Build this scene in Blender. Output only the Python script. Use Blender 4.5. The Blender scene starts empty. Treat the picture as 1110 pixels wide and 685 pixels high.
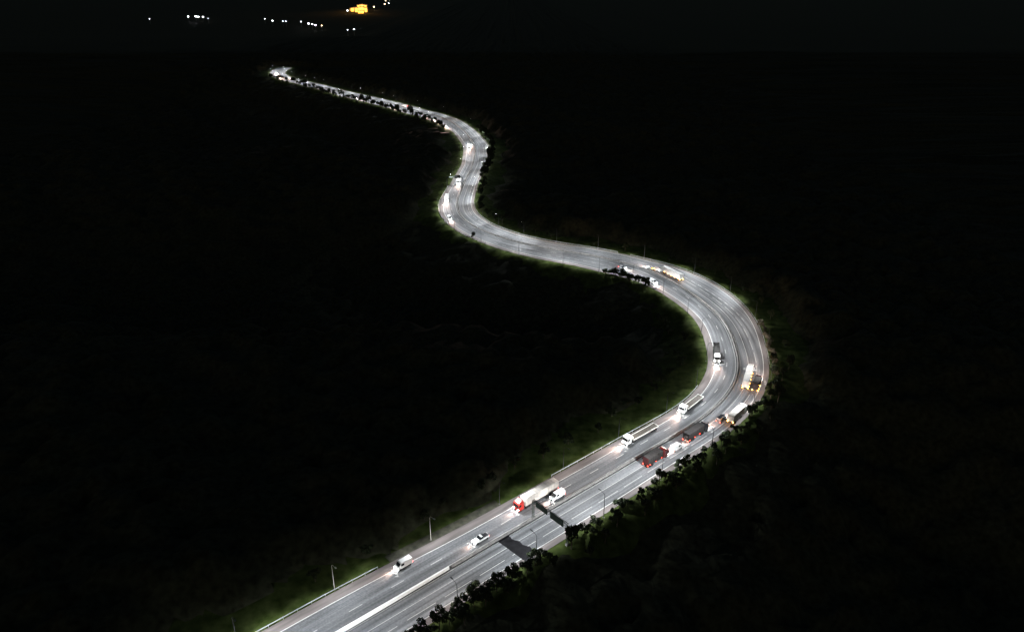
import bpy, math, random
import numpy as np
from mathutils import Vector, Matrix

random.seed(7)
rng = np.random.default_rng(7)
SC = bpy.context.scene
COL = SC.collection

# ------------------------------------------------------------------ camera
H = 150.0
cam_d = bpy.data.cameras.new('camera')
cam = bpy.data.objects.new('camera', cam_d); COL.objects.link(cam)
cam.location = (0, 0, H)
cam.rotation_euler = (math.radians(90) - math.atan(362.5 / 800.0), 0, 0)
cam_d.sensor_width = 36.0
cam_d.lens = 36.0 * 800.0 / 1110.0
cam_d.clip_start = 1.0
cam_d.clip_end = 60000.0
SC.camera = cam

# ------------------------------------------------------------------ night sky, moon, exposure
EXPO = 3.0
w = bpy.data.worlds.new('World'); SC.world = w; w.use_nodes = True
nt = w.node_tree; bg = nt.nodes['Background']
sky = nt.nodes.new('ShaderNodeTexSky'); sky.sky_type = 'NISHITA'; sky.sun_disc = False
sky.sun_elevation = math.radians(9); sky.sun_rotation = math.radians(200)
nt.links.new(sky.outputs[0], bg.inputs[0])
bg.inputs[1].default_value = 0.0030
sd = bpy.data.lights.new('moon', 'SUN'); sd.energy = 0.0015; sd.angle = math.radians(0.5); sd.color = (0.9, 0.95, 1)
so = bpy.data.objects.new('moon', sd); COL.objects.link(so)
so.rotation_euler = (math.radians(55), 0, math.radians(20))
SC.view_settings.view_transform = 'Standard'; SC.view_settings.look = 'None'
SC.view_settings.exposure = EXPO; SC.view_settings.gamma = 1.0
SC.view_settings.use_curve_mapping = False
SC.render.engine = 'CYCLES'
SC.cycles.max_bounces = 3; SC.cycles.diffuse_bounces = 1; SC.cycles.glossy_bounces = 1
SC.cycles.transparent_max_bounces = 4
SC.cycles.use_denoising = True; SC.cycles.denoiser = 'OPENIMAGEDENOISE'; SC.cycles.use_adaptive_sampling = False
SC.cycles.light_sampling_threshold = 0.0
SC.cycles.sample_clamp_indirect = 1.0

XSIGN = 1.0
LAMP_W = 1300.0       # one LED street lamp
HEAD_W = 2600.0      # headlights of a vehicle

# ------------------------------------------------------------------ materials
def mat(name, col, rough=0.7, noise=0.25, scale=0.6, metal=0.0, bump=0.0, stretch=None, col2=None, uv=False, spec=0.3):
    m = bpy.data.materials.new(name); m.use_nodes = True
    n = m.node_tree.nodes; l = m.node_tree.links; b = n['Principled BSDF']
    b.inputs['Roughness'].default_value = rough; b.inputs['Metallic'].default_value = metal
    b.inputs['Specular IOR Level'].default_value = spec
    tc = n.new('ShaderNodeTexCoord'); mp = n.new('ShaderNodeMapping')
    l.new(tc.outputs['UV' if uv else 'Object'], mp.inputs[0])
    if stretch: mp.inputs['Scale'].default_value = stretch
    tx = n.new('ShaderNodeTexNoise'); tx.inputs['Scale'].default_value = scale; tx.inputs['Detail'].default_value = 6
    l.new(mp.outputs[0], tx.inputs['Vector'])
    rp = n.new('ShaderNodeValToRGB'); l.new(tx.outputs['Fac'], rp.inputs[0])
    c2 = col2 or tuple(min(1, c * (1 + noise)) for c in col)
    c1 = tuple(c * (1 - noise) for c in col)
    rp.color_ramp.elements[0].position = 0.3; rp.color_ramp.elements[0].color = (*c1, 1)
    rp.color_ramp.elements[1].position = 0.7; rp.color_ramp.elements[1].color = (*c2, 1)
    l.new(rp.outputs[0], b.inputs['Base Color'])
    if bump:
        bp = n.new('ShaderNodeBump'); bp.inputs['Strength'].default_value = bump
        l.new(tx.outputs['Fac'], bp.inputs['Height']); l.new(bp.outputs[0], b.inputs['Normal'])
    return m

def emis(name, col, strength):
    m = bpy.data.materials.new(name); m.use_nodes = True
    b = m.node_tree.nodes['Principled BSDF']
    b.inputs['Base Color'].default_value = (*[c * 0.5 for c in col], 1)
    b.inputs['Emission Color'].default_value = (*col, 1)
    b.inputs['Emission Strength'].default_value = strength
    m.cycles.emission_sampling = 'NONE'      # the lamps beside these lenses do the lighting
    return m

def asphalt():
    m = bpy.data.materials.new('asphalt'); m.use_nodes = True
    n = m.node_tree.nodes; l = m.node_tree.links; b = n['Principled BSDF']
    b.inputs['Roughness'].default_value = 0.75; b.inputs['Specular IOR Level'].default_value = 0.15
    uv = n.new('ShaderNodeTexCoord')
    def noise(sc, s, det=4):
        mp = n.new('ShaderNodeMapping'); mp.inputs['Scale'].default_value = (*sc, 1)
        l.new(uv.outputs['UV'], mp.inputs[0])
        t = n.new('ShaderNodeTexNoise'); t.inputs['Scale'].default_value = s; t.inputs['Detail'].default_value = det
        l.new(mp.outputs[0], t.inputs['Vector']); return t.outputs['Fac']
    a = noise((1.0, 0.018), 0.9)          # tyre-track streaks along the lanes
    c = noise((0.25, 0.05), 0.55, 3)      # resurfaced stretches
    d = noise((1, 1), 1.6, 8)             # grain and patches
    def mr(x, lo, hi):
        r = n.new('ShaderNodeMapRange'); r.inputs['From Min'].default_value = 0.3; r.inputs['From Max'].default_value = 0.7
        r.inputs['To Min'].default_value = lo; r.inputs['To Max'].default_value = hi
        l.new(x, r.inputs['Value']); return r.outputs[0]
    def mul(x, y):
        k = n.new('ShaderNodeMath'); k.operation = 'MULTIPLY'; l.new(x, k.inputs[0]); l.new(y, k.inputs[1]); return k.outputs[0]
    f = mul(mul(mr(a, 0.50, 1.50), mr(c, 0.68, 1.3)), mr(d, 0.8, 1.2))
    mx = n.new('ShaderNodeMix'); mx.data_type = 'RGBA'; mx.blend_type = 'MULTIPLY'; mx.inputs[0].default_value = 1
    mx.inputs[6].default_value = (0.100, 0.103, 0.108, 1)
    cb = n.new('ShaderNodeCombineColor')
    for i in range(3): l.new(f, cb.inputs[i])
    l.new(cb.outputs[0], mx.inputs[7]); l.new(mx.outputs[2], b.inputs['Base Color'])
    return m

M = dict(
    asphalt=asphalt(),
    shoulder=mat('worn_concrete_shoulder', (0.095, 0.083, 0.080), 0.85, 0.35, 0.5, stretch=(1, .12, 1), uv=True),
    median=mat('dark_soil', (0.022, 0.022, 0.02), 0.95, 0.4, 1.5),
    paint=mat('road_paint', (0.33, 0.33, 0.32), 0.6, 0.25, 2.0),
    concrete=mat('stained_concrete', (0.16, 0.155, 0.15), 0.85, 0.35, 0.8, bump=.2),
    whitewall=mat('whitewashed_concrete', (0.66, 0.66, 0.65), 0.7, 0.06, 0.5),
    steel=mat('galvanised_steel', (0.26, 0.27, 0.28), 0.55, 0.15, 3.0, metal=0.3),
    polesteel=mat('weathered_dark_pole', (0.05, 0.052, 0.055), 0.7, 0.2, 2.0),
    darksteel=mat('dark_painted_steel', (0.035, 0.045, 0.038), 0.6, 0.2, 2.0),
    signgreen=mat('green_sign_face', (0.006, 0.035, 0.018), 0.5, 0.1, 1.0),
    signback=mat('weathered_sign_back', (0.05, 0.055, 0.055), 0.6, 0.2, 1.0),
    grass=mat('grass_and_scrub', (0.028, 0.046, 0.009), 0.95, 0.5, 0.3, bump=.5, col2=(0.050, 0.066, 0.020), spec=.05),
    canopy=mat('forest_foliage', (0.019, 0.021, 0.012), 0.95, 0.4, 0.5, bump=.6, col2=(0.034, 0.037, 0.022), spec=.05),
    leaf_a=mat('dark_leaves', (0.016, 0.024, 0.010), 0.8, 0.4, 0.8),
    leaf_b=mat('green_leaves', (0.022, 0.033, 0.012), 0.8, 0.4, 0.8),
    leaf_c=mat('dry_leaves', (0.085, 0.075, 0.050), 0.85, 0.4, 0.8),
    bark=mat('bark', (0.06, 0.05, 0.04), 0.9, 0.3, 2.0),
    white=mat('white_vehicle_paint', (0.66, 0.66, 0.65), 0.35, 0.04, 0.4, spec=.5),
    silver=mat('silver_vehicle_paint', (0.45, 0.46, 0.47), 0.3, 0.04, 0.4, metal=.4),
    black=mat('black_vehicle_paint', (0.012, 0.012, 0.014), 0.3, 0.1, 0.4, spec=.5),
    red=mat('red_vehicle_paint', (0.42, 0.028, 0.020), 0.35, 0.08, 0.4, spec=.5),
    darkred=mat('dark_red_vehicle_paint', (0.06, 0.008, 0.008), 0.35, 0.08, 0.4, spec=.5),
    tarp=mat('dusty_white_tarpaulin', (0.42, 0.385, 0.35), 0.7, 0.14, 0.6, stretch=(.6, 1, 1)),
    darktarp=mat('dark_tarpaulin', (0.014, 0.011, 0.011), 0.8, 0.3, 0.8),
    deck=mat('trailer_deck_boards', (0.07, 0.06, 0.05), 0.8, 0.3, 1.5),
    frame=mat('pale_trailer_frame', (0.62, 0.60, 0.56), 0.5, 0.1, 1.0),
    rubber=mat('tyre_rubber', (0.015, 0.015, 0.015), 0.9, 0.1, 3.0),
    glass=mat('dark_vehicle_glass', (0.01, 0.012, 0.014), 0.08, 0.1, 1.0, spec=.8),
    head=emis('headlight_lens', (1.0, 0.95, 0.88), 45),
    tail=emis('tail_light_lens', (1.0, 0.04, 0.02), 3.5),
    amber=emis('amber_marker_lens', (1.0, 0.34, 0.03), 14),
    led=emis('led_panel', (0.95, 0.97, 1.0), 20),
    wall=mat('rendered_wall', (0.30, 0.29, 0.27), 0.8, 0.15, 0.05),
    roof=mat('sheet_roof', (0.14, 0.12, 0.11), 0.7, 0.2, 0.05),
    sodium=emis('sodium_lit_opening', (1.0, 0.40, 0.045), .55),
    whitelit=emis('white_floodlight_glass', (0.9, 0.92, 1.0), 3.2),
    warmlit=emis('warm_floodlight_glass', (1.0, 0.66, 0.34), 3),
)

# ------------------------------------------------------------------ mesh helpers
class MB:
    def __init__(s): s.v = []; s.f = []
    def add(s, vs, fs):
        b = len(s.v); s.v += [tuple(p) for p in vs]; s.f += [tuple(b + i for i in f) for f in fs]
    def box(s, x0, x1, y0, y1, z0, z1, c=0.0):
        # box with the top edges pulled in by c
        s.add([(x0, y0, z0), (x1, y0, z0), (x1, y1, z0), (x0, y1, z0),
               (x0, y0, z1 - c), (x1, y0, z1 - c), (x1, y1, z1 - c), (x0, y1, z1 - c),
               (x0 + c, y0 + c, z1), (x1 - c, y0 + c, z1), (x1 - c, y1 - c, z1), (x0 + c, y1 - c, z1)],
              [(3, 2, 1, 0), (0, 1, 5, 4), (1, 2, 6, 5), (2, 3, 7, 6), (3, 0, 4, 7),
               (4, 5, 9, 8), (5, 6, 10, 9), (6, 7, 11, 10), (7, 4, 8, 11), (8, 9, 10, 11)] if c else
              [(3, 2, 1, 0), (0, 1, 5, 4), (1, 2, 6, 5), (2, 3, 7, 6), (3, 0, 4, 7), (4, 5, 6, 7)])
    def bar(s, a, b, r0, r1=None, n=6):
        r1 = r0 if r1 is None else r1
        a = Vector(a); b = Vector(b); d = (b - a).normalized()
        u = d.cross(Vector((0, 0, 1)) if abs(d.z) < .9 else Vector((1, 0, 0))).normalized(); k = d.cross(u)
        vs = []
        for p, r in ((a, r0), (b, r1)):
            for i in range(n):
                t = 2 * math.pi * i / n; vs.append(p + u * (r * math.cos(t)) + k * (r * math.sin(t)))
        s.add(vs, [(i, (i + 1) % n, n + (i + 1) % n, n + i) for i in range(n)] + [tuple(range(n))[::-1], tuple(range(n, 2 * n))])
    def prism(s, prof, y0, y1, inset=0.0, zin=1e9):
        # side profile (x,z) extruded across y; verts above zin are pulled in by inset
        n = len(prof)
        g = lambda z: inset if z > zin else 0
        s.add([(x, y0 + g(z), z) for x, z in prof] + [(x, y1 - g(z), z) for x, z in prof],
              [tuple(range(n)), tuple(range(n, 2 * n))[::-1]] + [(i, n + i, n + (i + 1) % n, (i + 1) % n) for i in range(n)])
    def mesh(s, name, m, fix=True):
        me = bpy.data.meshes.new(name); me.from_pydata(s.v, [], s.f); me.materials.append(m)
        if fix:
            import bmesh
            bm = bmesh.new(); bm.from_mesh(me); bmesh.ops.recalc_face_normals(bm, faces=bm.faces); bm.to_mesh(me); bm.free()
        return me
    def build(s, name, m, parent=None, fix=True, bevel=0.0):
        o = bpy.data.objects.new(name, s.mesh(name, m, fix)); COL.objects.link(o)
        if parent: o.parent = parent
        if bevel:
            b = o.modifiers.new('bevel', 'BEVEL'); b.width = bevel; b.segments = 2; b.limit_method = 'ANGLE'
        return o

def tag(o, label=None, cat=None, group=None, kind=None):
    if label: o['label'] = label
    if cat: o['category'] = cat
    if group: o['group'] = group
    if kind: o['kind'] = kind
    return o

def empty(name, loc=(0, 0, 0), rz=0):
    o = bpy.data.objects.new(name, None); COL.objects.link(o)
    o.location = loc; o.rotation_euler = (0, 0, rz); o.empty_display_size = 1; return o

def copy_tree(o, parent=None):
    c = o.copy(); COL.objects.link(c)
    if parent: c.parent = parent
    for ch in o.children: copy_tree(ch, c)
    return c

def inst(name, me, parent=None, loc=(0, 0, 0), rot=(0, 0, 0), scale=(1, 1, 1)):
    o = bpy.data.objects.new(name, me); COL.objects.link(o)
    if parent: o.parent = parent
    o.location = loc; o.rotation_euler = rot; o.scale = scale; return o

# ------------------------------------------------------------------ the line of the motorway (metres)
RAW = np.array([(-177.7, 21.8), (-117.0, 73.9), (-56.3, 126.0), (-43.4, 137.2), (-24.5, 153.4), (-13.7, 162.9), (3.8, 178.0), (11.3, 184.6), (19.2, 191.5), (30.6, 200.9), (43.1, 212.3), (56.4, 223.6), (67.9, 233.2), (73.9, 239.8), (82.9, 249.9), (91.9, 264.2), (98.0, 280.0), (101.1, 301.4), (103.1, 320.8), (101.6, 336.5), (98.6, 349.3), (90.6, 371.7), (79.4, 394.6), (63.8, 407.8), (47.2, 420.2), (29.7, 426.7), (0.0, 444.9), (-24.2, 472.7), (-37.6, 503.7), (-41.4, 534.9), (-39.4, 593.1), (-34.9, 662.5), (-36.1, 738.3), (-50.3, 815.6), (-71.2, 884.9), (-96.1, 932), (-118.1, 957), (-154.7, 1012), (-184.7, 1050), (-216.9, 1090), (-251.5, 1133), (-286.2, 1180), (-317.5, 1222), (-340.5, 1249.3), (-367.2, 1281.3), (-394.3, 1322.8), (-416.2, 1371.2), (-428.5, 1415.5), (-431, 1450), (-432, 1478)])
def resample(p, step):
    s = np.r_[0, np.cumsum(np.linalg.norm(np.diff(p, axis=0), axis=1))]
    t = np.arange(0, s[-1], step)
    return np.stack([np.interp(t, s, p[:, k]) for k in (0, 1)], 1)
Q = resample(RAW, 4.0)
for _ in range(12): Q[1:-1] = .25 * Q[:-2] + .5 * Q[1:-1] + .25 * Q[2:]
Q = resample(Q, 4.0)
NQ = len(Q); SQ = np.arange(NQ) * 4.0
TQ = np.gradient(Q, axis=0); TQ /= np.linalg.norm(TQ, axis=1)[:, None]
for _ in range(4): TQ[1:-1] = .25 * TQ[:-2] + .5 * TQ[1:-1] + .25 * TQ[2:]
TQ /= np.linalg.norm(TQ, axis=1)[:, None]
END = float(SQ[-1]) - 6.0
RQ = np.stack([TQ[:, 1], -TQ[:, 0]], 1)      # to the right of the line
WL = np.interp(SQ, [0, 163, 182, 201, 221, 242, 300, 337, 360, 424, 473, 511, 526, 565, 600, 639, 695, 752, 822, 875, 979, 1030, 1060, 1330, 1370, 1500, 2000],
               [13, 13, 13, 12.5, 11.3, 11.2, 11.2, 10.8, 12, 12.7, 14.5, 20, 21, 19, 15.5, 14, 12.8, 10.5, 10, 11, 12.5, 16.5, 20, 20, 14.5, 13, 13])
WR = np.interp(SQ, [0, 220, 262, 304, 330, 372, 383, 403, 423, 445, 457, 478, 491, 509, 544, 600, 769, 842, 896, 973, 2000],
               [12.2, 12.2, 12.4, 12, 12, 12, 12.5, 13.6, 15.4, 18, 19.4, 19.4, 17, 13, 12.8, 12.8, 11.5, 12.8, 14.5, 12.8, 12.5])
for _ in range(6):
    for W in (WL, WR): W[1:-1] = .25 * W[:-2] + .5 * W[1:-1] + .25 * W[2:]

def P(s, off, z=0.0):
    x = np.interp(s, SQ, Q[:, 0]) + off * np.interp(s, SQ, RQ[:, 0])
    y = np.interp(s, SQ, Q[:, 1]) + off * np.interp(s, SQ, RQ[:, 1])
    return Vector((float(x), float(y), z))
def HEAD(s): return math.atan2(float(np.interp(s, SQ, TQ[:, 1])), float(np.interp(s, SQ, TQ[:, 0])))
def wl(s): return float(np.interp(s, SQ, WL))
def wr(s): return float(np.interp(s, SQ, WR))

def nearest(X, Y):
    """per point: arc length, signed offset, distance past the road edge, 0..1 how far it lies on the camera's side"""
    X = np.asarray(X, float).ravel(); Y = np.asarray(Y, float).ravel()
    S = np.empty(len(X)); O = np.empty(len(X))
    for a in range(0, len(X), 20000):
        dx = X[a:a + 20000, None] - Q[None, :, 0]; dy = Y[a:a + 20000, None] - Q[None, :, 1]
        d2 = dx * dx + dy * dy; i = d2.argmin(1); k = np.arange(len(i))
        dx = dx[k, i]; dy = dy[k, i]
        S[a:a + 20000] = i * 4.0 + dx * TQ[i, 0] + dy * TQ[i, 1]
        O[a:a + 20000] = np.sign(dx * RQ[i, 0] + dy * RQ[i, 1]) * np.sqrt(d2[k, i])
    Ed = np.where(O < 0, -O - np.interp(S, SQ, WL), O - np.interp(S, SQ, WR))
    qx = np.interp(S, SQ, Q[:, 0]); qy = np.interp(S, SQ, Q[:, 1])
    nrm = np.hypot(qx, qy)
    k = ((X - qx) * -qx + (Y - qy) * -qy) / (np.abs(O) + 1e-6) / nrm
    k = np.clip((k + 0.15) / 0.6, 0, 1); k = k * k * (3 - 2 * k)
    return S, O, Ed, k

def wob(X, Y):
    return (np.sin(X * .031 + 1) * np.cos(Y * .027) + .5 * np.sin(X * .083 + Y * .061) + .35 * np.sin(X * .19 - Y * .23))
def ground_z(X, Y, info=None):
    S, O, Ed, k = info or nearest(X, Y)
    e = np.clip(Ed - 3.5, 0, None)
    z = -0.14 - k * 0.50 * np.minimum(e, 65) + (1 - k) * (0.02 * np.minimum(e, 60)) + wob(np.asarray(X).ravel(), np.asarray(Y).ravel()) * np.clip(e / 60, 0, 1) * 2.5
    return z
def gz(x, y): return float(ground_z([x], [y])[0])

# ------------------------------------------------------------------ ground sheet and forest
def axis(a, b, step, far):
    c = list(np.arange(a, b, step)); lo, hi = [], []
    d = step; x = a
    while x > -far: d *= 1.35; x -= d; lo.append(x)
    d = step; x = c[-1]
    while x < far: d *= 1.35; x += d; hi.append(x)
    return np.array(lo[::-1] + c + hi)
AX = axis(-540, 270, 3.6, 30000); AY = axis(60, 1660, 3.6, 30000)
GX, GY = np.meshgrid(AX, AY)
INFO = nearest(GX, GY)
SG, OG, EG, KG = [a.reshape(GX.shape) for a in INFO]
Z0 = ground_z(GX, GY, INFO).reshape(GX.shape)
Zb = Z0.copy()
for _ in range(10):
    Zb[1:-1, 1:-1] = (Zb[1:-1, 1:-1] * 2 + Zb[:-2, 1:-1] + Zb[2:, 1:-1] + Zb[1:-1, :-2] + Zb[1:-1, 2:]) / 6
t = np.clip((EG - 14) / 20, 0, 1)
ZG = Z0 * (1 - t) + Zb * t
def sheet(name, X, Y, Z, m, keep=None, smooth=False):
    ny, nx = X.shape
    V = np.stack([X, Y, Z], -1).reshape(-1, 3)
    i = np.arange(ny * nx).reshape(ny, nx)
    F = np.stack([i[:-1, :-1], i[:-1, 1:], i[1:, 1:], i[1:, :-1]], -1)
    if keep is not None: F = F[keep]
    F = F.reshape(-1, 4)
    used = np.unique(F); remap = np.full(ny * nx, -1); remap[used] = np.arange(len(used))
    V = V[used]; F = remap[F]
    me = bpy.data.meshes.new(name)
    me.vertices.add(len(V)); me.vertices.foreach_set('co', V.ravel())
    me.loops.add(F.size); me.loops.foreach_set('vertex_index', F.ravel())
    me.polygons.add(len(F)); me.polygons.foreach_set('loop_start', np.arange(0, F.size, 4)); me.polygons.foreach_set('loop_total', np.full(len(F), 4))
    me.update(calc_edges=True); me.validate(); me.materials.append(m)
    o = bpy.data.objects.new(name, me); COL.objects.link(o)
    return o
tag(sheet('ground', GX, GY, ZG, M['grass']), kind='structure')

# forest canopy: crowns of 5-8 m set on random points, one mass
cw = 6.5
hsh = lambda a, b, s: (np.abs(np.sin(a * 127.1 + b * 311.7 + s) * 43758.5453) % 1.0)
ci = np.floor(GX / cw); cj = np.floor(GY / cw)
dome = np.full(GX.shape, -1.0)
for di in (-1, 0, 1):
    for dj in (-1, 0, 1):
        a = ci + di; b = cj + dj
        px = (a + .15 + .7 * hsh(a, b, 0)) * cw; py = (b + .15 + .7 * hsh(a, b, 5)) * cw
        r = cw * (.62 + .5 * hsh(a, b, 9)); hh = 6.0 + 5.5 * hsh(a, b, 3)
        d = np.hypot(GX - px, GY - py) / r
        dome = np.maximum(dome, np.where(d < 1, hh - 3.2 * d * d, -1))
dome = np.where(dome < 0, 2.6, dome) + rng.uniform(-.8, .8, GX.shape)
town = (GY > 2230) & (GX > -1800) & (GX < -380)
dome = np.where(town, .9, dome)
setb = 11 + 3.5 * np.sin(SG * .05) + 2.5 * np.sin(SG * .17 + 2) + np.where(KG > .5, 3.0, 4.0)
setb = setb - np.where((OG < 0) & (SG < 262), 5.0, 0) - np.where(KG > .5, 6.0, 0)
setb = setb + np.where((OG < 0) & (SG > 330) & (SG < 470), 6, 0)
edge = np.clip((EG - setb) / (9.0 + 20.0 * np.clip(KG * 1.6, 0, 1)), 0, 1)
ZC = ZG + dome * edge - 0.4
inside = (EG > setb - 3.6) & (GX > -12000) & (GX < 12000) & (GY < 9000) & (GY > -900)
keep = inside[:-1, :-1] & inside[:-1, 1:] & inside[1:, 1:] & inside[1:, :-1]
# jitter the sheet sideways so crowns do not line up with a grid
JX = GX + rng.uniform(-1.2, 1.2, GX.shape); JY = GY + rng.uniform(-1.2, 1.2, GX.shape)
tag(sheet('forest', JX, JY, ZC, M['canopy'], keep), 'dark forest canopy covering the valley on both sides of the motorway', 'forest', kind='stuff')

# ------------------------------------------------------------------ road
def ribbon(name, lo, hi, z, m, s0=0, s1=None, ncol=1, parent=None):
    idx = [i for i in range(NQ) if SQ[i] >= s0 and (s1 is None or SQ[i] <= s1)]
    vs, fs, uvs = [], [], []
    for i in idx:
        a = lo(SQ[i]); b = hi(SQ[i])
        for c in range(ncol + 1):
            o = a + (b - a) * c / ncol
            vs.append((Q[i, 0] + o * RQ[i, 0], Q[i, 1] + o * RQ[i, 1], z)); uvs.append((o, SQ[i]))
    n = ncol + 1
    for r in range(len(idx) - 1):
        for c in range(ncol):
            fs.append((r * n + c, r * n + c + 1, (r + 1) * n + c + 1, (r + 1) * n + c))
    me = bpy.data.meshes.new(name); me.from_pydata(vs, [], fs); me.materials.append(m)
    ul = me.uv_layers.new(name='UVMap')
    for l in me.loops: ul.data[l.index].uv = uvs[l.vertex_index]
    o = bpy.data.objects.new(name, me); COL.objects.link(o)
    if parent: o.parent = parent
    return o
tag(ribbon('road', lambda s: -wl(s) + .05, lambda s: wr(s) - .05, 0.0, M['asphalt'], ncol=6), kind='structure')
road = bpy.data.objects['road']
tag(ribbon('shoulder', lambda s: -wl(s) - .4, lambda s: -wl(s) + 2.75, 0.006, M['shoulder']), kind='structure')
tag(ribbon('shoulder', lambda s: wr(s) - 1.7, lambda s: wr(s) + .4, 0.006, M['shoulder']), kind='structure')
tag(ribbon('lay_by', lambda s: -wl(s) - 3.6, lambda s: -wl(s) - .35, -0.05, mat('lay_by_gravel', (0.038, 0.038, 0.026), 0.95, .5, .5, uv=True), s0=200, s1=240), kind='structure')
tag(ribbon('median_strip', lambda s: -.55, lambda s: .55, 0.010, M['median']), kind='structure')

mk = MB()
def line(off, w_, s0, s1, on=None, gap=None, ph=0.0):
    s = s0 + ph
    while s < s1:
        e = min(s1, s + (on or 4.0))
        k0, k1 = s, e
        n = max(1, int((e - s) / 2.5))
        for j in range(n):
            a = k0 + (k1 - k0) * j / n; b = k0 + (k1 - k0) * (j + 1) / n
            oa = off(a); ob = off(b)
            mk.add([P(a, oa - w_ / 2, .014), P(a, oa + w_ / 2, .014), P(b, ob + w_ / 2, .014), P(b, ob - w_ / 2, .014)], [(0, 1, 2, 3)])
        s = e + (gap or 0)
for sg, Wf in ((-1, wl), (1, wr)):
    line(lambda s: sg * 0.95, .26, 0, END)
    line(lambda s: sg * (Wf(s) - (2.9 if sg < 0 else 1.9)), .26, 0, END)
    if sg < 0: line(lambda s: -4.6, .22, 0, END, 4, 9)
    else:
        line(lambda s: 4.3, .2, 0, END); line(lambda s: 7.7, .2, 0, END, 9, 3)
    a, b = (500, 600) if sg < 0 else (425, 500)
    line(lambda s: sg * 10.4, .24, a, b, 3, 3)
mo = mk.build('lane_marking', M['paint'], road, fix=False)

# strip coloured darker than the road, across the right-hand carriageway by the gantry
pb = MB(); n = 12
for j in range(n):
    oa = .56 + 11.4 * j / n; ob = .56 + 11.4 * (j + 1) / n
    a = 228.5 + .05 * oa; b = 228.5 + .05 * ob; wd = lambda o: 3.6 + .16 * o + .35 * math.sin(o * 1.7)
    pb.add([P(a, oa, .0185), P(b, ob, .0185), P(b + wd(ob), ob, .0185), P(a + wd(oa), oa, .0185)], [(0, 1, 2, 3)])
tag(pb.build('dark_road_strip', mat('dark_strip_surface', (0.012, 0.012, 0.013), 0.95, .3, .6, spec=.0), fix=False), kind='structure')

# concrete median barriers
def barrier(name, s0, s1, off, prof, m):
    b = MB(); n = int((s1 - s0) / 4) + 1; k = len(prof)
    vs, fs = [], []
    for i in range(n + 1):
        s = s0 + (s1 - s0) * i / n
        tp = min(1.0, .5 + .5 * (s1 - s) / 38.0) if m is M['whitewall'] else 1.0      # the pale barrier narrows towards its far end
        for (o, z) in prof: vs.append(P(s, off + o * tp, z))
    for i in range(n):
        for j in range(k - 1): fs.append((i * k + j, i * k + j + 1, (i + 1) * k + j + 1, (i + 1) * k + j))
    fs.append(tuple(range(k))); fs.append(tuple(n * k + j for j in range(k))[::-1])
    b.add(vs, fs); return b.build(name, m)
JP = [(-.30, 0.012), (-.30, .08), (-.12, .33), (-.08, .81), (.08, .81), (.12, .33), (.30, .08), (.30, 0.012)]
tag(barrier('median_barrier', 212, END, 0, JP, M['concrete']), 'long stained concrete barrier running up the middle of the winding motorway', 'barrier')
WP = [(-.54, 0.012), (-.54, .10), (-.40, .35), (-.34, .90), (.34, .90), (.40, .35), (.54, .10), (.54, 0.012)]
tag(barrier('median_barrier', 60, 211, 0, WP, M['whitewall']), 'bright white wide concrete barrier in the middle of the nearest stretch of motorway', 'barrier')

# guard rails
def guardrail(s0, s1, off, label):
    root = empty('guardrail', P((s0 + s1) / 2, off((s0 + s1) / 2)))
    tag(root, label, 'guardrail', 'steel guardrails along the road edges')
    inv = Vector(root.location)
    b = MB(); n = int((s1 - s0) / 4)
    pr = [(-.03, .48), (.05, .56), (-.03, .64), (.05, .72), (-.03, .80), (-.07, .80), (-.07, .48)]
    vs, fs = [], []; k = len(pr)
    for i in range(n + 1):
        s = s0 + (s1 - s0) * i / n
        for o, z in pr: vs.append(P(s, off(s) + o, z) - inv)
    for i in range(n):
        for j in range(k): fs.append((i * k + j, i * k + (j + 1) % k, (i + 1) * k + (j + 1) % k, (i + 1) * k + j))
    b.add(vs, fs); b.build('rail', M['steel'], root)
    pm = MB(); pm.box(-.06, .06, -.06, .06, -.35, .74); pme = pm.mesh('post', M['steel'])
    for i in range(n + 1):
        s = s0 + (s1 - s0) * i / n
        inst('post', pme, root, P(s, off(s) - .14 * np.sign(off(s)) * -1) - inv, (0, 0, HEAD(s)))
guardrail(96, 196, lambda s: -wl(s) - .5, 'steel guardrail on the left edge of the nearest stretch at the bottom')
guardrail(262, 352, lambda s: -wl(s) - .5, 'steel guardrail beside the green bank before the big bend')
guardrail(384, 520, lambda s: wr(s) + .5, 'steel guardrail round the outside of the big bend')
guardrail(528, 690, lambda s: wr(s) + .5, 'steel guardrail on the upper edge of the stretch between the two bends')
guardrail(600, 740, lambda s: -wl(s) - .5, 'steel guardrail round the outside of the second bend')

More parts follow.
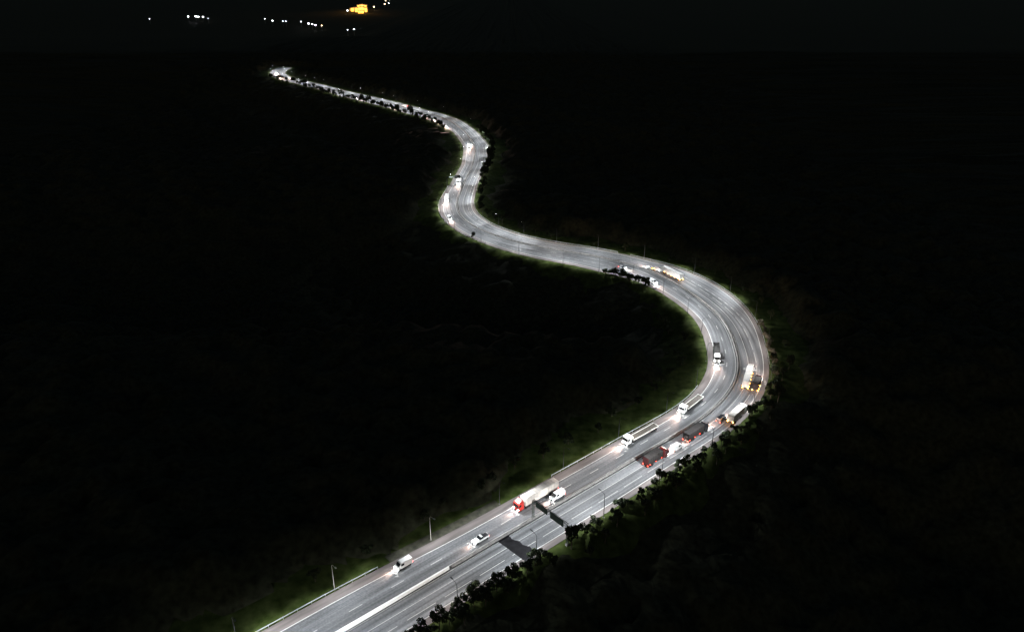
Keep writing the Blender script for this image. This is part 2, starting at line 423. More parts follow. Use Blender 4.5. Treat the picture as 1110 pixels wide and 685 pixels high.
# ------------------------------------------------------------------ street lamps
def where(s):
    if s < 240: return 'the nearest stretch'
    if s < 350: return 'the straight before the big bend'
    if s < 500: return 'the big bend'
    if s < 650: return 'the cross stretch'
    if s < 800: return 'the second bend'
    if s < 1050: return 'the third bend'
    return 'the far winding stretch'
def make_lamp():
    root = empty('street_lamp')
    b = MB(); b.bar((0, 0, -.4), (0, 0, 8.2), .11, .07, 8); b.bar((0, 0, 8.2), (.5, 0, 8.9), .06, .05, 6); b.bar((.5, 0, 8.9), (2.0, 0, 9.15), .05, .045, 6)
    b.build('pole', M['polesteel'], root)
    b = MB(); b.box(-.22, .22, -.22, .22, -.3, .05); b.build('base', M['concrete'], root)
    hd = MB(); hd.prism([(1.85, 9.10), (2.75, 9.24), (2.70, 9.34), (1.95, 9.24)], -.17, .17); ho = hd.build('lamp_head', M['polesteel'], root)
    le = MB(); le.add([(1.98, -.13, 9.105), (2.68, -.13, 9.215), (2.68, .13, 9.215), (1.98, .13, 9.105)], [(0, 1, 2, 3)]); le.build('lens', M['led'], ho, fix=False)
    ld = bpy.data.lights.new('lamp_light', 'SPOT'); ld.energy = LAMP_W; ld.color = (0.93, 0.97, 1.0)
    ld.spot_size = math.radians(138); ld.spot_blend = .35; ld.shadow_soft_size = .12
    # batwing street luminaire: stronger towards the sides than straight down
    ld.use_nodes = True; n = ld.node_tree.nodes; l = ld.node_tree.links; em = n['Emission']
    tc = n.new('ShaderNodeTexCoord'); sp = n.new('ShaderNodeSeparateXYZ'); l.new(tc.outputs['Normal'], sp.inputs[0])
    ab = n.new('ShaderNodeMath'); ab.operation = 'ABSOLUTE'; l.new(sp.outputs['Z'], ab.inputs[0])
    mx = n.new('ShaderNodeMath'); mx.operation = 'MAXIMUM'; l.new(ab.outputs[0], mx.inputs[0]); mx.inputs[1].default_value = .38
    pw = n.new('ShaderNodeMath'); pw.operation = 'POWER'; l.new(mx.outputs[0], pw.inputs[0]); pw.inputs[1].default_value = -1.5
    cu = n.new('ShaderNodeMapRange'); cu.interpolation_type = 'SMOOTHSTEP'      # back-light shield on the verge side
    cu.inputs['From Min'].default_value = -.78; cu.inputs['From Max'].default_value = -.28; cu.inputs['To Min'].default_value = .008
    fx = n.new('ShaderNodeMath'); fx.operation = 'MULTIPLY'; l.new(sp.outputs['X'], fx.inputs[0]); fx.inputs[1].default_value = XSIGN
    l.new(fx.outputs[0], cu.inputs['Value'])
    ml = n.new('ShaderNodeMath'); ml.operation = 'MULTIPLY'; l.new(pw.outputs[0], ml.inputs[0]); l.new(cu.outputs[0], ml.inputs[1])
    c2 = n.new('ShaderNodeMapRange'); c2.interpolation_type = 'SMOOTHSTEP'      # and a cut-off past the far kerb
    c2.inputs['From Min'].default_value = .85; c2.inputs['From Max'].default_value = .68; c2.inputs['To Min'].default_value = 0.0; c2.inputs['To Max'].default_value = 1.0
    l.new(fx.outputs[0], c2.inputs['Value'])
    m2 = n.new('ShaderNodeMath'); m2.operation = 'MULTIPLY'; l.new(ml.outputs[0], m2.inputs[0]); l.new(c2.outputs[0], m2.inputs[1])
    l.new(m2.outputs[0], em.inputs['Strength'])
    lo = bpy.data.objects.new('lamp_light', ld); COL.objects.link(lo); lo.parent = root
    lo.location = (2.33, 0, 9.05); lo.rotation_euler = (0, math.radians(-20), 0)
    return root
lamp0 = make_lamp(); first = True
old_lights = {}
def lamp_at(s, side, label=None):
    global first
    o = lamp0 if first else copy_tree(lamp0); first = False
    for ch in o.children:
        if ch.type == 'LIGHT':      # lamps of different age and make
            k = random.choice((0, 0, 1, 2))
            if 'base' not in old_lights: old_lights['base'] = ch.data
            if k and k not in old_lights:
                d = old_lights['base'].copy(); d.energy = LAMP_W * (.55, 1.5)[k - 1]; d.color = ((1.0, .93, .88), (.95, .98, 1.0))[k - 1]; old_lights[k] = d
            if k: ch.data = old_lights[k]
            else: ch.data = old_lights['base']
    off = side * ((wl(s) if side < 0 else wr(s)) + 1.2)
    o.location = P(s, off, 0)
    o.rotation_euler = (0, 0, HEAD(s) + (math.pi / 2 if side > 0 else -math.pi / 2))
    tag(o, label or 'grey street lamp on the %s edge of %s' % ('left' if side < 0 else 'right', where(s)), 'street lamp', 'street lamps along the motorway edges')
    return o
sL = [104, 130, 156]
for s in sL: lamp_at(s, -1)
for s_, lb_ in ((183, 'pale street lamp standing alone against the dark at the bottom left'), (214, 'pale street lamp beside the lay-by just left of the small white pickup')):
    o = lamp_at(s_, -1, lb_)
    for ch in list(o.children):
        if ch.type != 'MESH' or ch.name.startswith('base'): continue
        ch.data = ch.data.copy(); ch.data.materials[0] = M['frame']
s = 240
while s < END - 3: lamp_at(s, -1); s += 28 if s < 900 else 32
s = 92
while s < END - 3:
    if not (232 < s < 252): lamp_at(s, 1)
    s += 28 if s < 900 else 32

# ------------------------------------------------------------------ vehicles (front towards +x)
wheel_cache = {}
def wheel_mesh(r, w_):
    if (r, w_) in wheel_cache: return wheel_cache[(r, w_)]
    b = MB(); n = 14
    prof = [(0, -w_ / 2 + .05), (r * .55, -w_ / 2 + .05), (r * .62, -w_ / 2), (r * .93, -w_ / 2), (r, -w_ / 2 + .05), (r, w_ / 2 - .05), (r * .93, w_ / 2), (r * .62, w_ / 2), (r * .55, w_ / 2 - .05), (0, w_ / 2 - .05)]
    vs, fs = [], []; k = len(prof)
    for i in range(n):
        t = 2 * math.pi * i / n
        for (q, y) in prof: vs.append((q * math.cos(t), y, q * math.sin(t)))
    for i in range(n):
        for j in range(k - 1): fs.append((i * k + j, i * k + j + 1, ((i + 1) % n) * k + j + 1, ((i + 1) % n) * k + j))
    b.add(vs, fs); wheel_cache[(r, w_)] = b.mesh('wheel', M['rubber']); return wheel_cache[(r, w_)]
def wheels(root, xs, y, r, w_=.22):
    for x in xs:
        for sy in (-1, 1): inst('wheel', wheel_mesh(r, w_), root, (x, sy * y, r))
box_cache = {}
def lens(root, name, m, x, y, z, dy, dz, dx=.05):
    key = (name, m.name, dy, dz, dx)
    if key not in box_cache:
        b = MB(); b.box(-dx, dx, -dy, dy, -dz, dz); box_cache[key] = b.mesh(name, m)
    return inst(name, box_cache[key], root, (x, y, z))
spot_d = {}
def beam(root, x, z, power, col):
    key = (power, col)
    if key not in spot_d:
        ld = bpy.data.lights.new('headlight_beam', 'SPOT'); ld.energy = power; ld.color = col
        ld.spot_size = math.radians(62); ld.spot_blend = .9; ld.shadow_soft_size = .3; spot_d[key] = ld
    o = bpy.data.objects.new('headlight_beam', spot_d[key]); COL.objects.link(o); o.parent = root
    o.location = (x, 0, z); o.rotation_euler = (0, math.radians(-79), 0)   # -z swings forward and a little down
WARM = (1.0, 0.68, 0.55); COOL = (0.95, 0.97, 1.0)
def lights(root, L_, W_, zf, zr, on, tailm, power, col=WARM):
    for sy in (-1, 1):
        lens(root, 'headlight', M['head'] if on else M['glass'], L_ / 2 + .0, sy * (W_ / 2 - .3), zf, .2, .11)
        lens(root, 'tail_light', tailm, -L_ / 2 - .0, sy * (W_ / 2 - .2), zr, .13, .12)
    if on and power: beam(root, L_ / 2 + .3, zf, power, col)
def make_car(paint, style='hatchback', on=True, power=HEAD_W, tail='tail', name=None, glass=True):
    root = empty(name or 'car')
    if style == 'van':
        L_, W_ = 5.0, 1.95
        body = [(-2.5, .45), (-2.5, 2.15), (-2.35, 2.3), (1.1, 2.3), (1.35, 2.2), (1.95, 1.25), (2.45, 1.05), (2.5, .45)]
        gl = [(1.42, 2.1), (1.98, 1.28), (2.02, 1.32), (1.46, 2.16)]
    elif style == 'pickup':
        L_, W_ = 5.2, 1.85
        body = [(-2.6, .5), (-2.6, 1.12), (-.5, 1.12), (-.4, 1.05), (1.1, 1.12), (2.4, .98), (2.6, .8), (2.6, .45)]
        gl = None
    else:
        L_, W_ = 4.3, 1.78
        body = [(-2.15, .4), (-2.15, .85), (-2.0, 1.0), (.8, 1.0), (1.9, .88), (2.15, .7), (2.15, .38)]
        gl = None
    b = MB(); b.prism(body, -W_ / 2, W_ / 2, .12, 1.5 if style == 'van' else 9); b.build('body', paint, root, bevel=.07)
    if style == 'van':
        b = MB(); b.prism(gl, -W_ / 2 + .18, W_ / 2 - .18); b.build('windscreen', M['glass'], root)
        for sy in (-1, 1):
            b = MB(); y = sy * (W_ / 2 + .004); b.box(.3, 1.3, min(y, y - sy * .09), max(y, y - sy * .09), 1.35, 1.5 + .45); b.build('side_window', M['glass'], root)
    else:
        x0, x1 = (-.6, .95) if style == 'pickup' else (-1.85, .85)
        zb = 1.12 if style == 'pickup' else 1.0; zt = zb + .52
        cab = [(x0, zb - .01), (x0 + .2, zt), (x1 - .65, zt), (x1, zb - .01)]
        b = MB(); b.prism(cab, -W_ / 2 + .06, W_ / 2 - .06, .18, zb + .2); b.build('cabin_glass', M['glass'], root, bevel=.04)
        b = MB(); b.box(x0 + .24, x1 - .68, -W_ / 2 + .28, W_ / 2 - .28, zt - .01, zt + .06, .03); b.build('roof', paint, root)
        if style == 'pickup':
            b = MB(); b.box(-2.5, -.72, -W_ / 2 + .1, W_ / 2 - .1, 1.10, 1.20, .03); b.build('bed_cover', M['black'], root)
    for sy in (-1, 1): 
        b = MB(); y = sy * (W_ / 2 + .08); b.box(.55, .68, y - .1, y + .1, 1.0, 1.16, .03); b.build('wing_mirror', paint, root)
    wheels(root, (-L_ / 2 + .85, L_ / 2 - .85), W_ / 2 - .08, .33)
    lights(root, L_, W_, .72, .85, on, M[tail], power)
    return root

def make_truck(cab, cargo='box', cargo_m=None, tl=12.5, on=True, power=HEAD_W, tail='tail', name='truck', rear_door=None, markers=None, ch=3.7):
    """artic or rigid lorry; total length about tl + 3"""
    root = empty(name); W_ = 2.5; T = tl + 3.2; xf = T / 2; xc = xf - 2.3
    b = MB(); b.prism([(xc, .75), (xc, 3.2), (xc + .15, 3.35), (xf - .5, 3.25), (xf - .12, 2.9), (xf, 1.7), (xf, .45), (xc + .3, .45)], -W_ / 2, W_ / 2, .1, 2.9)
    b.build('cab', cab, root, bevel=.08)
    b = MB(); b.prism([(xf - .13, 2.72), (xf + .012, 1.78), (xf + .03, 1.8), (xf - .09, 2.76)], -W_ / 2 + .2, W_ / 2 - .2); b.build('windscreen', M['glass'], root)
    for sy in (-1, 1):
        y = sy * (W_ / 2 + .006); b = MB(); b.box(xf - 1.2, xf - .45, min(y, y - sy * .05), max(y, y - sy * .05), 1.85, 2.6); b.build('side_window', M['glass'], root)
        b = MB(); y = sy * (W_ / 2 + .2); b.box(xf - .15, xf - .02, y - .12, y + .12, 1.9, 2.6, .03); b.build('wing_mirror', M['black'], root)
    b = MB(); b.prism([(xc + .2, 3.33), (xc + .25, 3.85), (xc + .5, 3.9), (xf - .6, 3.28)], -.95, .95)
    if cargo == 'box': b.build('wind_deflector', cab, root)
    b = MB(); b.box(-xf + .2, xc + 1.2, -.45, .45, .62, .95); b.build('chassis', M['darksteel'], root)
    xr = -xf; xe = xc - .7
    if cargo == 'box':
        b = MB(); b.box(xr, xe, -W_ / 2 - .02, W_ / 2 + .02, 1.1, ch + .15, .07); o = b.build('cargo_box', cargo_m, root)
        b = MB()
        x = xr + .6
        while x < xe - .3:
            b.box(x, x + .08, -W_ / 2 - .05, W_ / 2 + .05, 1.15, ch + .19, .02); x += 1.25
        b.build('body_rib', M['steel'] if cargo_m != M['darktarp'] else M['darksteel'], o)
        b = MB(); b.box(xr - .05, xr - .004, -W_ / 2 + .08, W_ / 2 - .08, 1.2, ch, .01); b.build('rear_door', rear_door or cargo_m, root)
    else:
        b = MB(); b.box(xr, xe, -W_ / 2 + .1, W_ / 2 - .1, 1.1, 1.28); b.build('deck', M['deck'], root)
        b = MB()
        for sy in (-1, 1): b.box(xr, xe, sy * W_ / 2 - .09, sy * W_ / 2 + .09, 1.0, 1.42)
        b.box(xr, xr + .16, -W_ / 2 + .1, W_ / 2 - .1, 1.285, 1.45)
        b.build('side_rail', M['frame'], root)
        b = MB(); b.box(xe - .12, xe, -W_ / 2 + .05, W_ / 2 - .05, 1.43, 2.7); b.build('headboard', M['frame'], root)
    wheels(root, (xf - 1.2, xc - 1.2, xc - 2.3 if tl > 9 else xc - 1.2 - .001), W_ / 2 - .16, .5, .3) if tl > 9 else wheels(root, (xf - 1.2,), W_ / 2 - .16, .5, .3)
    wheels(root, (xr + 1.2, xr + 2.4) + ((xr + 3.6,) if tl > 9 else ()), W_ / 2 - .16, .5, .3)
    if markers:
        x = xr + 1
        while x < xe:
            for sy in (-1, 1): lens(root, 'marker_light', M[markers], x, sy * (W_ / 2 + .06), 1.25, .04, .07, .12)
            x += 3.0
    lights(root, T + .1, W_, .95, 1.0, on, M[tail], power)
    return root

def place(o, s, off, toward, label, cat, z=0.016):
    o.location = P(s, off, z)
    h = HEAD(s) + (math.pi if toward else 0)
    o.rotation_euler = (0, 0, h)
    tag(o, label, cat, 'traffic on the motorway'); return o

# towards the camera, left-hand carriageway
place(make_car(M['white'], 'van', name='van', power=HEAD_W * .25), 202, -9.2, True, 'white van at the lay-by edge on the nearest stretch, left of every other vehicle', 'van')
place(make_car(M['white'], 'pickup', name='pickup_truck', power=HEAD_W * .25), 225, -3.2, True, 'small white pickup with a black covered bed between the lay-by and the red-cabbed lorry', 'pickup')
place(make_truck(M['red'], 'box', M['tarp'], 14.0, name='truck', power=HEAD_W * .3), 250, -6.2, True, 'lorry with a red cab and a long dusty white trailer beside the sign gantry', 'lorry')
place(make_car(M['white'], 'van', name='van', power=HEAD_W * .4), 256, -2.6, True, 'white van in the lane next to the long white trailer of the red lorry', 'van')
place(make_truck(M['white'], 'flat', None, 14.0, name='truck', power=HEAD_W * 1.3), 303, -8.0, True, 'white-cabbed lorry with an empty flatbed, nearer of the two beside the green bank', 'lorry')
place(make_truck(M['white'], 'flat', None, 12.0, name='truck', power=HEAD_W * 1.3), 335, -7.6, True, 'white-cabbed lorry with an empty flatbed, farther of the two beside the green bank', 'lorry')
place(make_truck(M['white'], 'box', M['darktarp'], 9.5, name='truck', power=HEAD_W), 386, -9.0, True, 'lorry with a white cab and black trailer on the inside of the big bend', 'lorry')
place(make_car(M['white'], 'van', name='van'), 482, -11.0, True, 'white van by the dark tree clump on the inner edge after the big bend', 'van')
place(make_car(M['silver'], name='car'), 512, -8.5, True, 'silver car just above the dark tree clump on the cross stretch', 'car')
place(make_car(M['white'], 'van', name='van'), 655, -9.8, True, 'white van lowest on the outer edge of the second bend', 'van')
place(make_truck(M['white'], 'box', M['white'], 7.0, name='truck'), 700, -8, True, 'short all-white lorry halfway round the second bend', 'lorry')
place(make_truck(M['white'], 'box', M['white'], 6.0, name='truck', power=HEAD_W * 1.2), 752, -4, True, 'short white lorry passing the far sign gantry', 'lorry')
place(make_truck(M['white'], 'box', M['white'], 12.0, name='truck', power=HEAD_W * 1.2), 891, -6.5, True, 'long white lorry with glaring headlights inside the third bend', 'lorry')
place(make_car(M['silver'], name='car', power=HEAD_W), 906, -3.6, True, 'silver car just behind the long white lorry in the third bend', 'car')
far = [(1016, -14, 'car behind the first gap in the trees past the third bend'), (1050, -17, 'car lit white beyond the third bend, second in the far queue'),
       (1066, -19, 'car close behind another in the far queue past the third bend'), (1096, -19, 'car with bright headlights halfway along the far tree line'),
       (1176, -18, 'car with headlights showing through the far trees, near a bright bank'), (1190, -14, 'car beside the brightest spot of the far stretch'),
       (1286, -19, 'car alone near the end of the far tree line'), (1655, -2.5, 'car with headlights at the very end of the visible road')]
for i, (s, o_, lb) in enumerate(far):
    place(make_car(M['white'] if i % 2 == 0 else M['silver'], 'van' if i in (0, 3, 6) else 'hatchback', name='van' if i in (0, 3, 6) else 'car', power=HEAD_W * (3 if i < 7 else 9)), s, max(o_, -15.5), True,
          ('white van' if i in (0, 3, 6) else ('white ' if i % 2 == 0 else 'silver ') + 'car') .replace('car', 'small car') + lb[3:], 'van' if i in (0, 3, 6) else 'car')
# away from the camera, right-hand carriageway
place(make_truck(M['darkred'], 'box', M['darktarp'], 7.5, name='truck', rear_door=M['darkred'], markers='tail'), 295, 5.3, False, 'dark lorry with red lights, lowest vehicle on the right-hand carriageway', 'lorry')
place(make_car(M['white'], 'van', name='van', power=HEAD_W * .4), 306, 5.6, False, 'white van between the two dark lorries on the right-hand carriageway', 'van')
place(make_truck(M['black'], 'box', M['darktarp'], 9.5, name='truck', markers='tail'), 318, 5.0, False, 'black lorry with red marker lights in front of the white van before the big bend', 'lorry')
place(make_car(M['black'], 'van', name='van', power=HEAD_W * .4), 333, 6.2, False, 'black van with red tail lights beside the long pale lorry entering the big bend', 'van')
place(make_truck(M['white'], 'box', M['tarp'], 9.0, name='truck', tail='amber'), 339, 9.6, False, 'pale lorry with orange tail lights at the outer edge entering the big bend', 'lorry')
place(make_truck(M['white'], 'box', M['white'], 14.5, name='truck', tail='amber', rear_door=M['tarp'], markers='amber'), 368, 4.6, False, 'long white lorry with orange lights heading round the big bend', 'lorry')
place(make_truck(M['darkred'], 'box', M['darktarp'], 6.5, name='truck', tail='amber', markers='amber'), 364, 8.8, False, 'dark red lorry with orange lights beside the long white one in the big bend', 'lorry')
place(make_truck(M['white'], 'box', M['white'], 14.0, name='truck', tail='amber', markers='amber'), 486, 4.6, False, 'long white lorry with orange lights leaving the top of the big bend', 'lorry')
place(make_car(M['silver'], name='car', tail='amber'), 500, 2.5, False, 'silver car just ahead of the long white lorry at the top of the big bend', 'car')
place(make_car(M['white'], name='car', power=HEAD_W * 6), 1180, 6, False, 'small white car on the upper side of the far stretch', 'car')
place(make_car(M['darkred'], name='car', tail='tail', power=HEAD_W * 12), 1560, 5, False, 'dark red car with tail lights before the last bend of the far road', 'car')
place(make_truck(M['white'], 'box', M['white'], 9, name='truck', power=HEAD_W * 12), 1600, -4, True, 'white lorry on the last visible bend at the top left', 'lorry')

# ------------------------------------------------------------------ sign gantries
def truss(b, a, c, w_, h_, n, r=.07):
    a = Vector(a); c = Vector(c); d = c - a; u = d.normalized()
    side = u.cross(Vector((0, 0, 1))) if abs(u.z) < .9 else Vector((1, 0, 0)); side.normalize(); up = side.cross(u)
    cor = [side * sx * w_ / 2 + up * sz * h_ / 2 for sx, sz in ((-1, -1), (1, -1), (1, 1), (-1, 1))]
    for k in cor: b.bar(a + k, c + k, r, r, 5)
    for i in range(n):
        p = a + d * (i / n); q = a + d * ((i + 1) / n)
        for j in range(4):
            k0 = cor[j]; k1 = cor[(j + 1) % 4]
            b.bar(p + k0, q + k1, r * .6, r * .6, 4); b.bar(p + k0, p + k1, r * .6, r * .6, 4)
def gantry(s, o0, o1, hgt, panels, face, label, post_skew=0.0):
    root = empty('sign_gantry', P(s, (o0 + o1) / 2, 0), HEAD(s))
    tag(root, label, 'sign gantry')
    m_ = (o0 + o1) / 2; ya = -(o0 - m_); yb = -(o1 - m_)       # local +y is left of the line
    for y in (ya, yb):
        b = MB(); truss(b, (0, y, -.3), (0, y, hgt), .5, .5, 6); b.build('post', M['darksteel'], root)
        b = MB(); b.box(-.5, .5, y - .35, y + .35, -.5, .9 if y == ya else .5, .06); b.build('footing', M['concrete'], root)
    b = MB(); truss(b, (0, ya, hgt), (0, yb, hgt), .7, .9, 12); b.build('beam', M['darksteel'], root)
    for (y0, y1, z0, z1) in panels:
        x = face * .55
        b = MB(); b.box(min(x, x + face * .08), max(x, x + face * .08), y0, y1, z0, z1); p = b.build('sign_panel', M['signback'], root)
        b = MB(); xx = x + face * .085; b.box(min(xx, xx + face * .02), max(xx, xx + face * .02), y0 + .06, y1 - .06, z0 + .06, z1 - .06); b.build('sign_face', M['signgreen'], p)
gantry(243, 0.0, 14.8, 7.0, [(-6.2, -.6, 5.9, 8.3), (.6, 5.6, 6.1, 8.1)], -1, 'dark lattice sign gantry across the right-hand carriageway beside the red-cabbed lorry')
gantry(744, -13.0, 0.0, 7.0, [(-4.5, 0, 6.0, 8.4)], 1, 'dark lattice sign gantry across the left-hand carriageway on the second bend')

# ------------------------------------------------------------------ trees
def leafy(n, blobs, size):
    b = MB(); vs, fs = [], []
    for i in range(n):
        (cx, cy, cz, r, rz) = random.choice(blobs)
        u = Vector((random.gauss(0, 1), random.gauss(0, 1), random.gauss(0, 1))).normalized()
        rr = random.uniform(.55, 1.08)
        c = Vector((cx + u.x * r * rr, cy + u.y * r * rr, cz + u.z * rz * rr))
        a = Vector((random.gauss(0, 1), random.gauss(0, 1), random.gauss(0, 1))).normalized(); e = a.orthogonal().normalized(); f = a.cross(e)
        k = size * random.uniform(.5, 1.3); j = len(vs)
        vs += [c + e * k, c + f * k * .6, c - e * k, c - f * k * .6]; fs.append((j, j + 1, j + 2, j + 3))
    b.add(vs, fs); return b
def make_tree(kind, hgt, spread, leafm, n):
    root = empty('tree')
    b = MB(); lean = Vector((random.uniform(-.4, .4), random.uniform(-.4, .4), 0))
    top = Vector((lean.x, lean.y, hgt * .62)); b.bar((0, 0, -1.5), top * .5, .16, .13, 7); b.bar(top * .5, top, .13, .06, 6)
    blobs = [(top.x, top.y, hgt * .72, spread * .5, hgt * .22)]
    for i in range(6):
        t = 2 * math.pi * i / 6 + random.uniform(-.4, .4); d = spread * random.uniform(.35, .75); z = hgt * random.uniform(.42, .88)
        p = Vector((math.cos(t) * d, math.sin(t) * d, z)); b.bar(top * random.uniform(.4, .9), p, .06, .025, 5)
        blobs.append((p.x, p.y, p.z, spread * random.uniform(.26, .42), hgt * random.uniform(.10, .18)))
    b.build('trunk', M['bark'], root)
    leafy(n, blobs, .34).build('crown', leafm, root, fix=False)
    return root
KIND = ['small dark bushy tree', 'tall dark open tree', 'low wide dark tree', 'leafy green tree', 'narrow dark tree']
protos = [make_tree(0, 4.8, 2.4, M['leaf_a'], 620), make_tree(1, 8.0, 2.6, M['leaf_a'], 760), make_tree(2, 4.0, 3.0, M['leaf_b'], 700),
          make_tree(3, 6.2, 2.8, M['leaf_b'], 760), make_tree(4, 7.0, 1.7, M['leaf_a'], 520)]
usedp = [False] * 5
def tree_at(x, y, k, sc=1.0, label=None, z=None, where_=''):
    o = copy_tree(protos[k]) if usedp[k] else protos[k]; usedp[k] = True
    o.location = (x, y, gz(x, y) if z is None else z); o.rotation_euler = (0, 0, random.uniform(0, 6.28)); o.scale = (sc, sc, sc * random.uniform(.9, 1.15))
    tag(o, label or (KIND[k] + ' ' + where_), 'tree', 'trees along the motorway'); return o
def row(s0, s1, step, side, e0, e1, kinds, sc, where_):
    s = s0
    while s < s1:
        ss = s + random.uniform(-.4, .4) * step
        W_ = wl(ss) if side < 0 else wr(ss)
        p = P(ss, side * (W_ + random.uniform(e0, e1)))
        tree_at(p.x, p.y, random.choice(kinds), random.uniform(*sc), where_=where_)
        s += step
row(140, 222, 2.6, 1, 1.0, 3.6, [0, 2, 3], (.6, 1.0), 'overhanging the right edge of the nearest stretch')
row(140, 222, 7.0, 1, 4.5, 8, [0, 1, 3], (.9, 1.2), 'on the slope below the nearest stretch')
row(222, 236, 4.0, 1, 1.8, 3.5, [0, 2], (.8, 1.1), 'at the foot of the gantry on the right edge')
row(246, 300, 3.4, 1, 1.6, 4.5, [0, 2, 3], (.5, .85), 'along the right edge past the near gantry')
row(236, 385, 9, 1, 5, 9, [0, 1, 4], (.7, 1.0), 'on the dark slope right of the straight below the big bend')
row(300, 384, 3.6, 1, 1.4, 4.0, [0, 3, 2, 4], (.55, .95), 'along the right edge at the start of the big bend')
p = P(243, 16.5); tree_at(p.x, p.y, 1, 1.0, 'tall dark tree hiding the outer foot of the near sign gantry')
p = P(286, 14.2); tree_at(p.x, p.y, 4, .95, 'narrow dark tree sticking up over the road edge below the dark lorries')
row(478, 516, 2.8, -1, .2, 2.8, [0, 3, 2], (.55, 1.0), 'in the dark clump on the inner edge after the big bend')
p = P(610, -17.5); tree_at(p.x, p.y, 4, .9, 'single narrow tree against the lower edge of the cross stretch')
row(400, 640, 20, 1, 5, 10, [3, 2], (.6, 1.0), 'on the lit upper bank of the big bend and cross stretch')
row(1000, 1430, 6.6, -1, 4, 8, [0, 1, 3, 4], (.9, 1.6), 'along the lower edge of the far winding stretch')
row(760, 985, 5.5, 1, 1.5, 4, [0, 1, 3, 4], (1.0, 1.5), 'along the right edge of the third bend')
row(640, 760, 9, 1, 3, 6, [0, 3], (.8, 1.1), 'inside the second bend')
row(1440, 1620, 9, -1, 2, 8, [0, 1], (1.0, 1.5), 'round the last visible bend at the top left')
row(182, 300, 11, -1, 7, 12, [2, 3, 0], (.6, 1.0), 'on the faintly lit verge left of the nearest stretch')
row(300, 460, 12, -1, 9, 15, [2, 0], (.6, 1.0), 'on the green bank inside the big bend')

# dry shrubs caught by the lamps on the outside of the big bend
def make_shrub():
    root = empty('shrub'); b = MB()
    for i in range(5):
        t = i * 1.3; b.bar((0, 0, -.2), (math.cos(t) * .5, math.sin(t) * .5, 1.0), .04, .015, 4)
    b.build('stem', M['bark'], root)
    leafy(260, [(0, 0, .9, .8, .6), (.6, .2, .7, .5, .45), (-.5, -.4, .8, .5, .5)], .2).build('foliage', M['leaf_c'], root, fix=False); return root
sh0 = make_shrub(); f1 = True
for s in np.arange(376, 424, 3.1):
    o = sh0 if f1 else copy_tree(sh0); f1 = False
    p = P(s, wr(s) + random.uniform(1.0, 3.2)); o.location = (p.x, p.y, -.14); o.rotation_euler = (0, 0, random.uniform(0, 6)); k = random.uniform(.8, 1.7); o.scale = (k, k, k)
    tag(o, 'dry brown shrub on the outer shoulder of the big bend', 'shrub', 'dry shrubs on the outer shoulder')

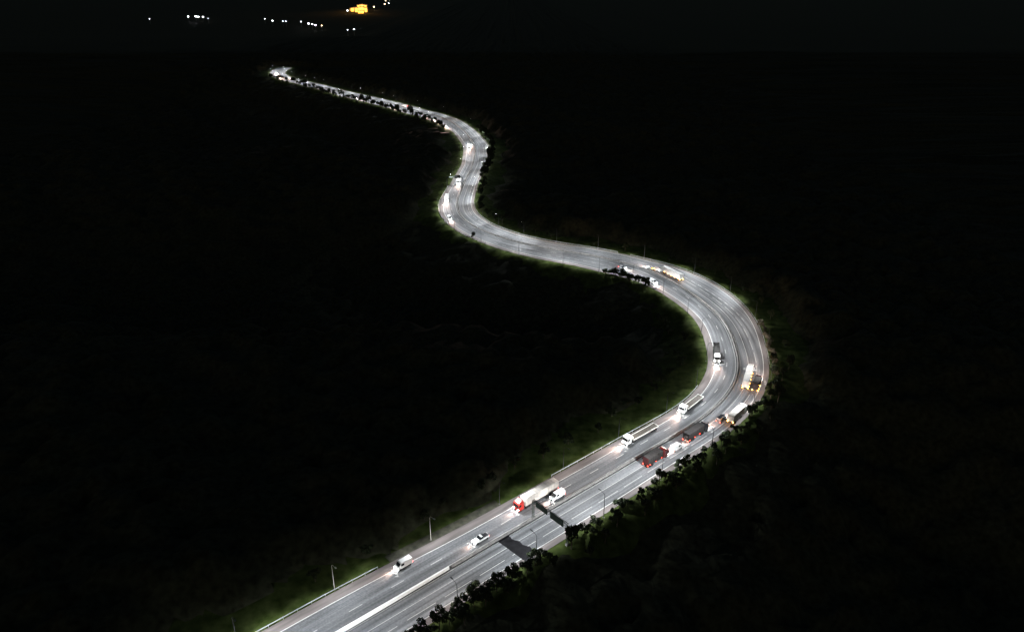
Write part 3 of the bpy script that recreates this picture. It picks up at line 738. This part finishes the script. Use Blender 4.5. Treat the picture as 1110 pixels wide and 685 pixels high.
# ------------------------------------------------------------------ the town far behind
def mast(x, y, m, r, label):
    root = empty('floodlight_mast', (x, y, 0)); tag(root, label, 'floodlight mast', 'floodlight masts of the far town')
    b = MB(); b.bar((0, 0, -1), (0, 0, 18), .35, .2, 8); b.bar((-r, 0, 18), (r, 0, 18), .15, .15, 5); b.build('pole', M['steel'], root)
    b = MB(); n = 3
    for i in range(n):
        cx = (i - 1) * r * .66
        b.box(cx - r * .3, cx + r * .3, -.6, .2, 18, 18 + r * 1.3, .1)
    o = b.build('lamp_head', m, root); o.rotation_euler = (0, 0, 0)
W_, A_ = M['whitelit'], M['warmlit']
for x, y, m, r, lb in [
    (-1388, 3043, W_, 1.6, 'dim white floodlight mast farthest left of the town lights'),
    (-1310, 3219, W_, 3.6, 'white floodlight mast at the left end of the bright white cluster'),
    (-1284, 3230, W_, 3.9, 'white floodlight mast second from left in the bright white cluster'),
    (-1262, 3200, W_, 3.9, 'white floodlight mast second from right in the bright white cluster'),
    (-1236, 3182, W_, 3.6, 'white floodlight mast at the right end of the bright white cluster'),
    (-1176, 3076, W_, 1.4, 'faint white floodlight mast just right of the bright white cluster'),
    (-949, 3050, W_, 1.8, 'dim white floodlight mast at the left end of the middle string of lights'),
    (-870, 2884, W_, 3.0, 'bright white floodlight mast in the middle string of lights'),
    (-826, 2860, W_, 1.7, 'dim floodlight mast, left one of a close dim pair'),
    (-812, 2850, W_, 1.7, 'dim floodlight mast, right one of a close dim pair'),
    (-751, 2825, W_, 1.8, 'small lone floodlight mast before the long bright string'),
    (-690, 2690, W_, 3.2, 'white floodlight mast starting the long bright string'),
    (-668, 2650, W_, 2.8, 'white floodlight mast second in the long bright string'),
    (-645, 2600, W_, 2.9, 'white floodlight mast third in the long bright string'),
    (-618, 2572, A_, 2.0, 'warm floodlight mast ending the long bright string'),
    (-489, 2350, W_, 1.5, 'dim floodlight mast nearest the road, left of two'),
    (-474, 2370, W_, 1.8, 'dim floodlight mast nearest the road, right of two'),
    (-803, 3895, W_, 4.0, 'white floodlight mast just below the orange works'),
    (-768, 4452, A_, 4.5, 'warm floodlight mast right of the orange works'),
    (-795, 5000, A_, 4.5, 'warm floodlight mast above and right of the orange works'),
    (-930, 5900, A_, 3.4, 'warm floodlight mast lowest on the faint road up the hill'),
    (-960, 6300, A_, 3.4, 'warm floodlight mast second on the faint road up the hill'),
    (-975, 6600, A_, 4.0, 'warm floodlight mast third on the faint road up the hill'),
    (-1000, 7000, A_, 4.5, 'warm floodlight mast highest on the faint road up the hill'),
    (-1180, 6900, W_, 4.2, 'white floodlight mast at the top edge above the orange works'),
    (-800, 5200, W_, 3.2, 'white floodlight mast at the right fringe of the orange works'),
]: mast(x, y, m, r * .62, lb)
def works(x, y, w_, d, h_, label, rz=.1):
    root = empty('factory_hall', (x, y, 0), rz); tag(root, label, 'factory', 'orange-lit works of the far town')
    b = MB(); b.box(-w_ / 2, w_ / 2, -d / 2, d / 2, -1, h_); b.build('wall', M['wall'], root)
    b = MB(); b.prism([(-w_ / 2 - 1, h_ + .01), (0, h_ + 4), (w_ / 2 + 1, h_ + .01)], -d / 2 - 1, d / 2 + 1); b.build('roof', M['roof'], root)
    n = max(2, int(w_ / 16))
    b0 = MB(); b0.box(-5.5, 5.5, -.3, .3, 0, h_ * .72); me = b0.mesh('window', M['sodium'])
    for i in range(n): inst('window', me, root, (-w_ / 2 + w_ * (i + .5) / n, -d / 2 - .2, h_ * .12))
    ld = bpy.data.lights.new('yard_light', 'POINT'); ld.energy = 15000; ld.color = (1, .5, .12); ld.shadow_soft_size = 2
    lo = bpy.data.objects.new('yard_light', ld); COL.objects.link(lo); lo.parent = root; lo.location = (0, -d / 2 - 22, 20)
works(-880, 4420, 34, 30, 12, 'leftmost small orange-lit hall of the far works')
works(-838, 4300, 60, 40, 20, 'broad orange-lit hall in the middle left of the far works')
works(-792, 4200, 66, 40, 26, 'largest and brightest orange-lit hall of the far works')
works(-768, 4060, 30, 30, 14, 'low orange-lit hall in front of the largest one')
works(-880, 4700, 60, 40, 24, 'orange-lit hall behind the others at the top left of the works')
print('objects', len(bpy.data.objects), 'trees', sum(o.get('category') == 'tree' for o in bpy.data.objects))
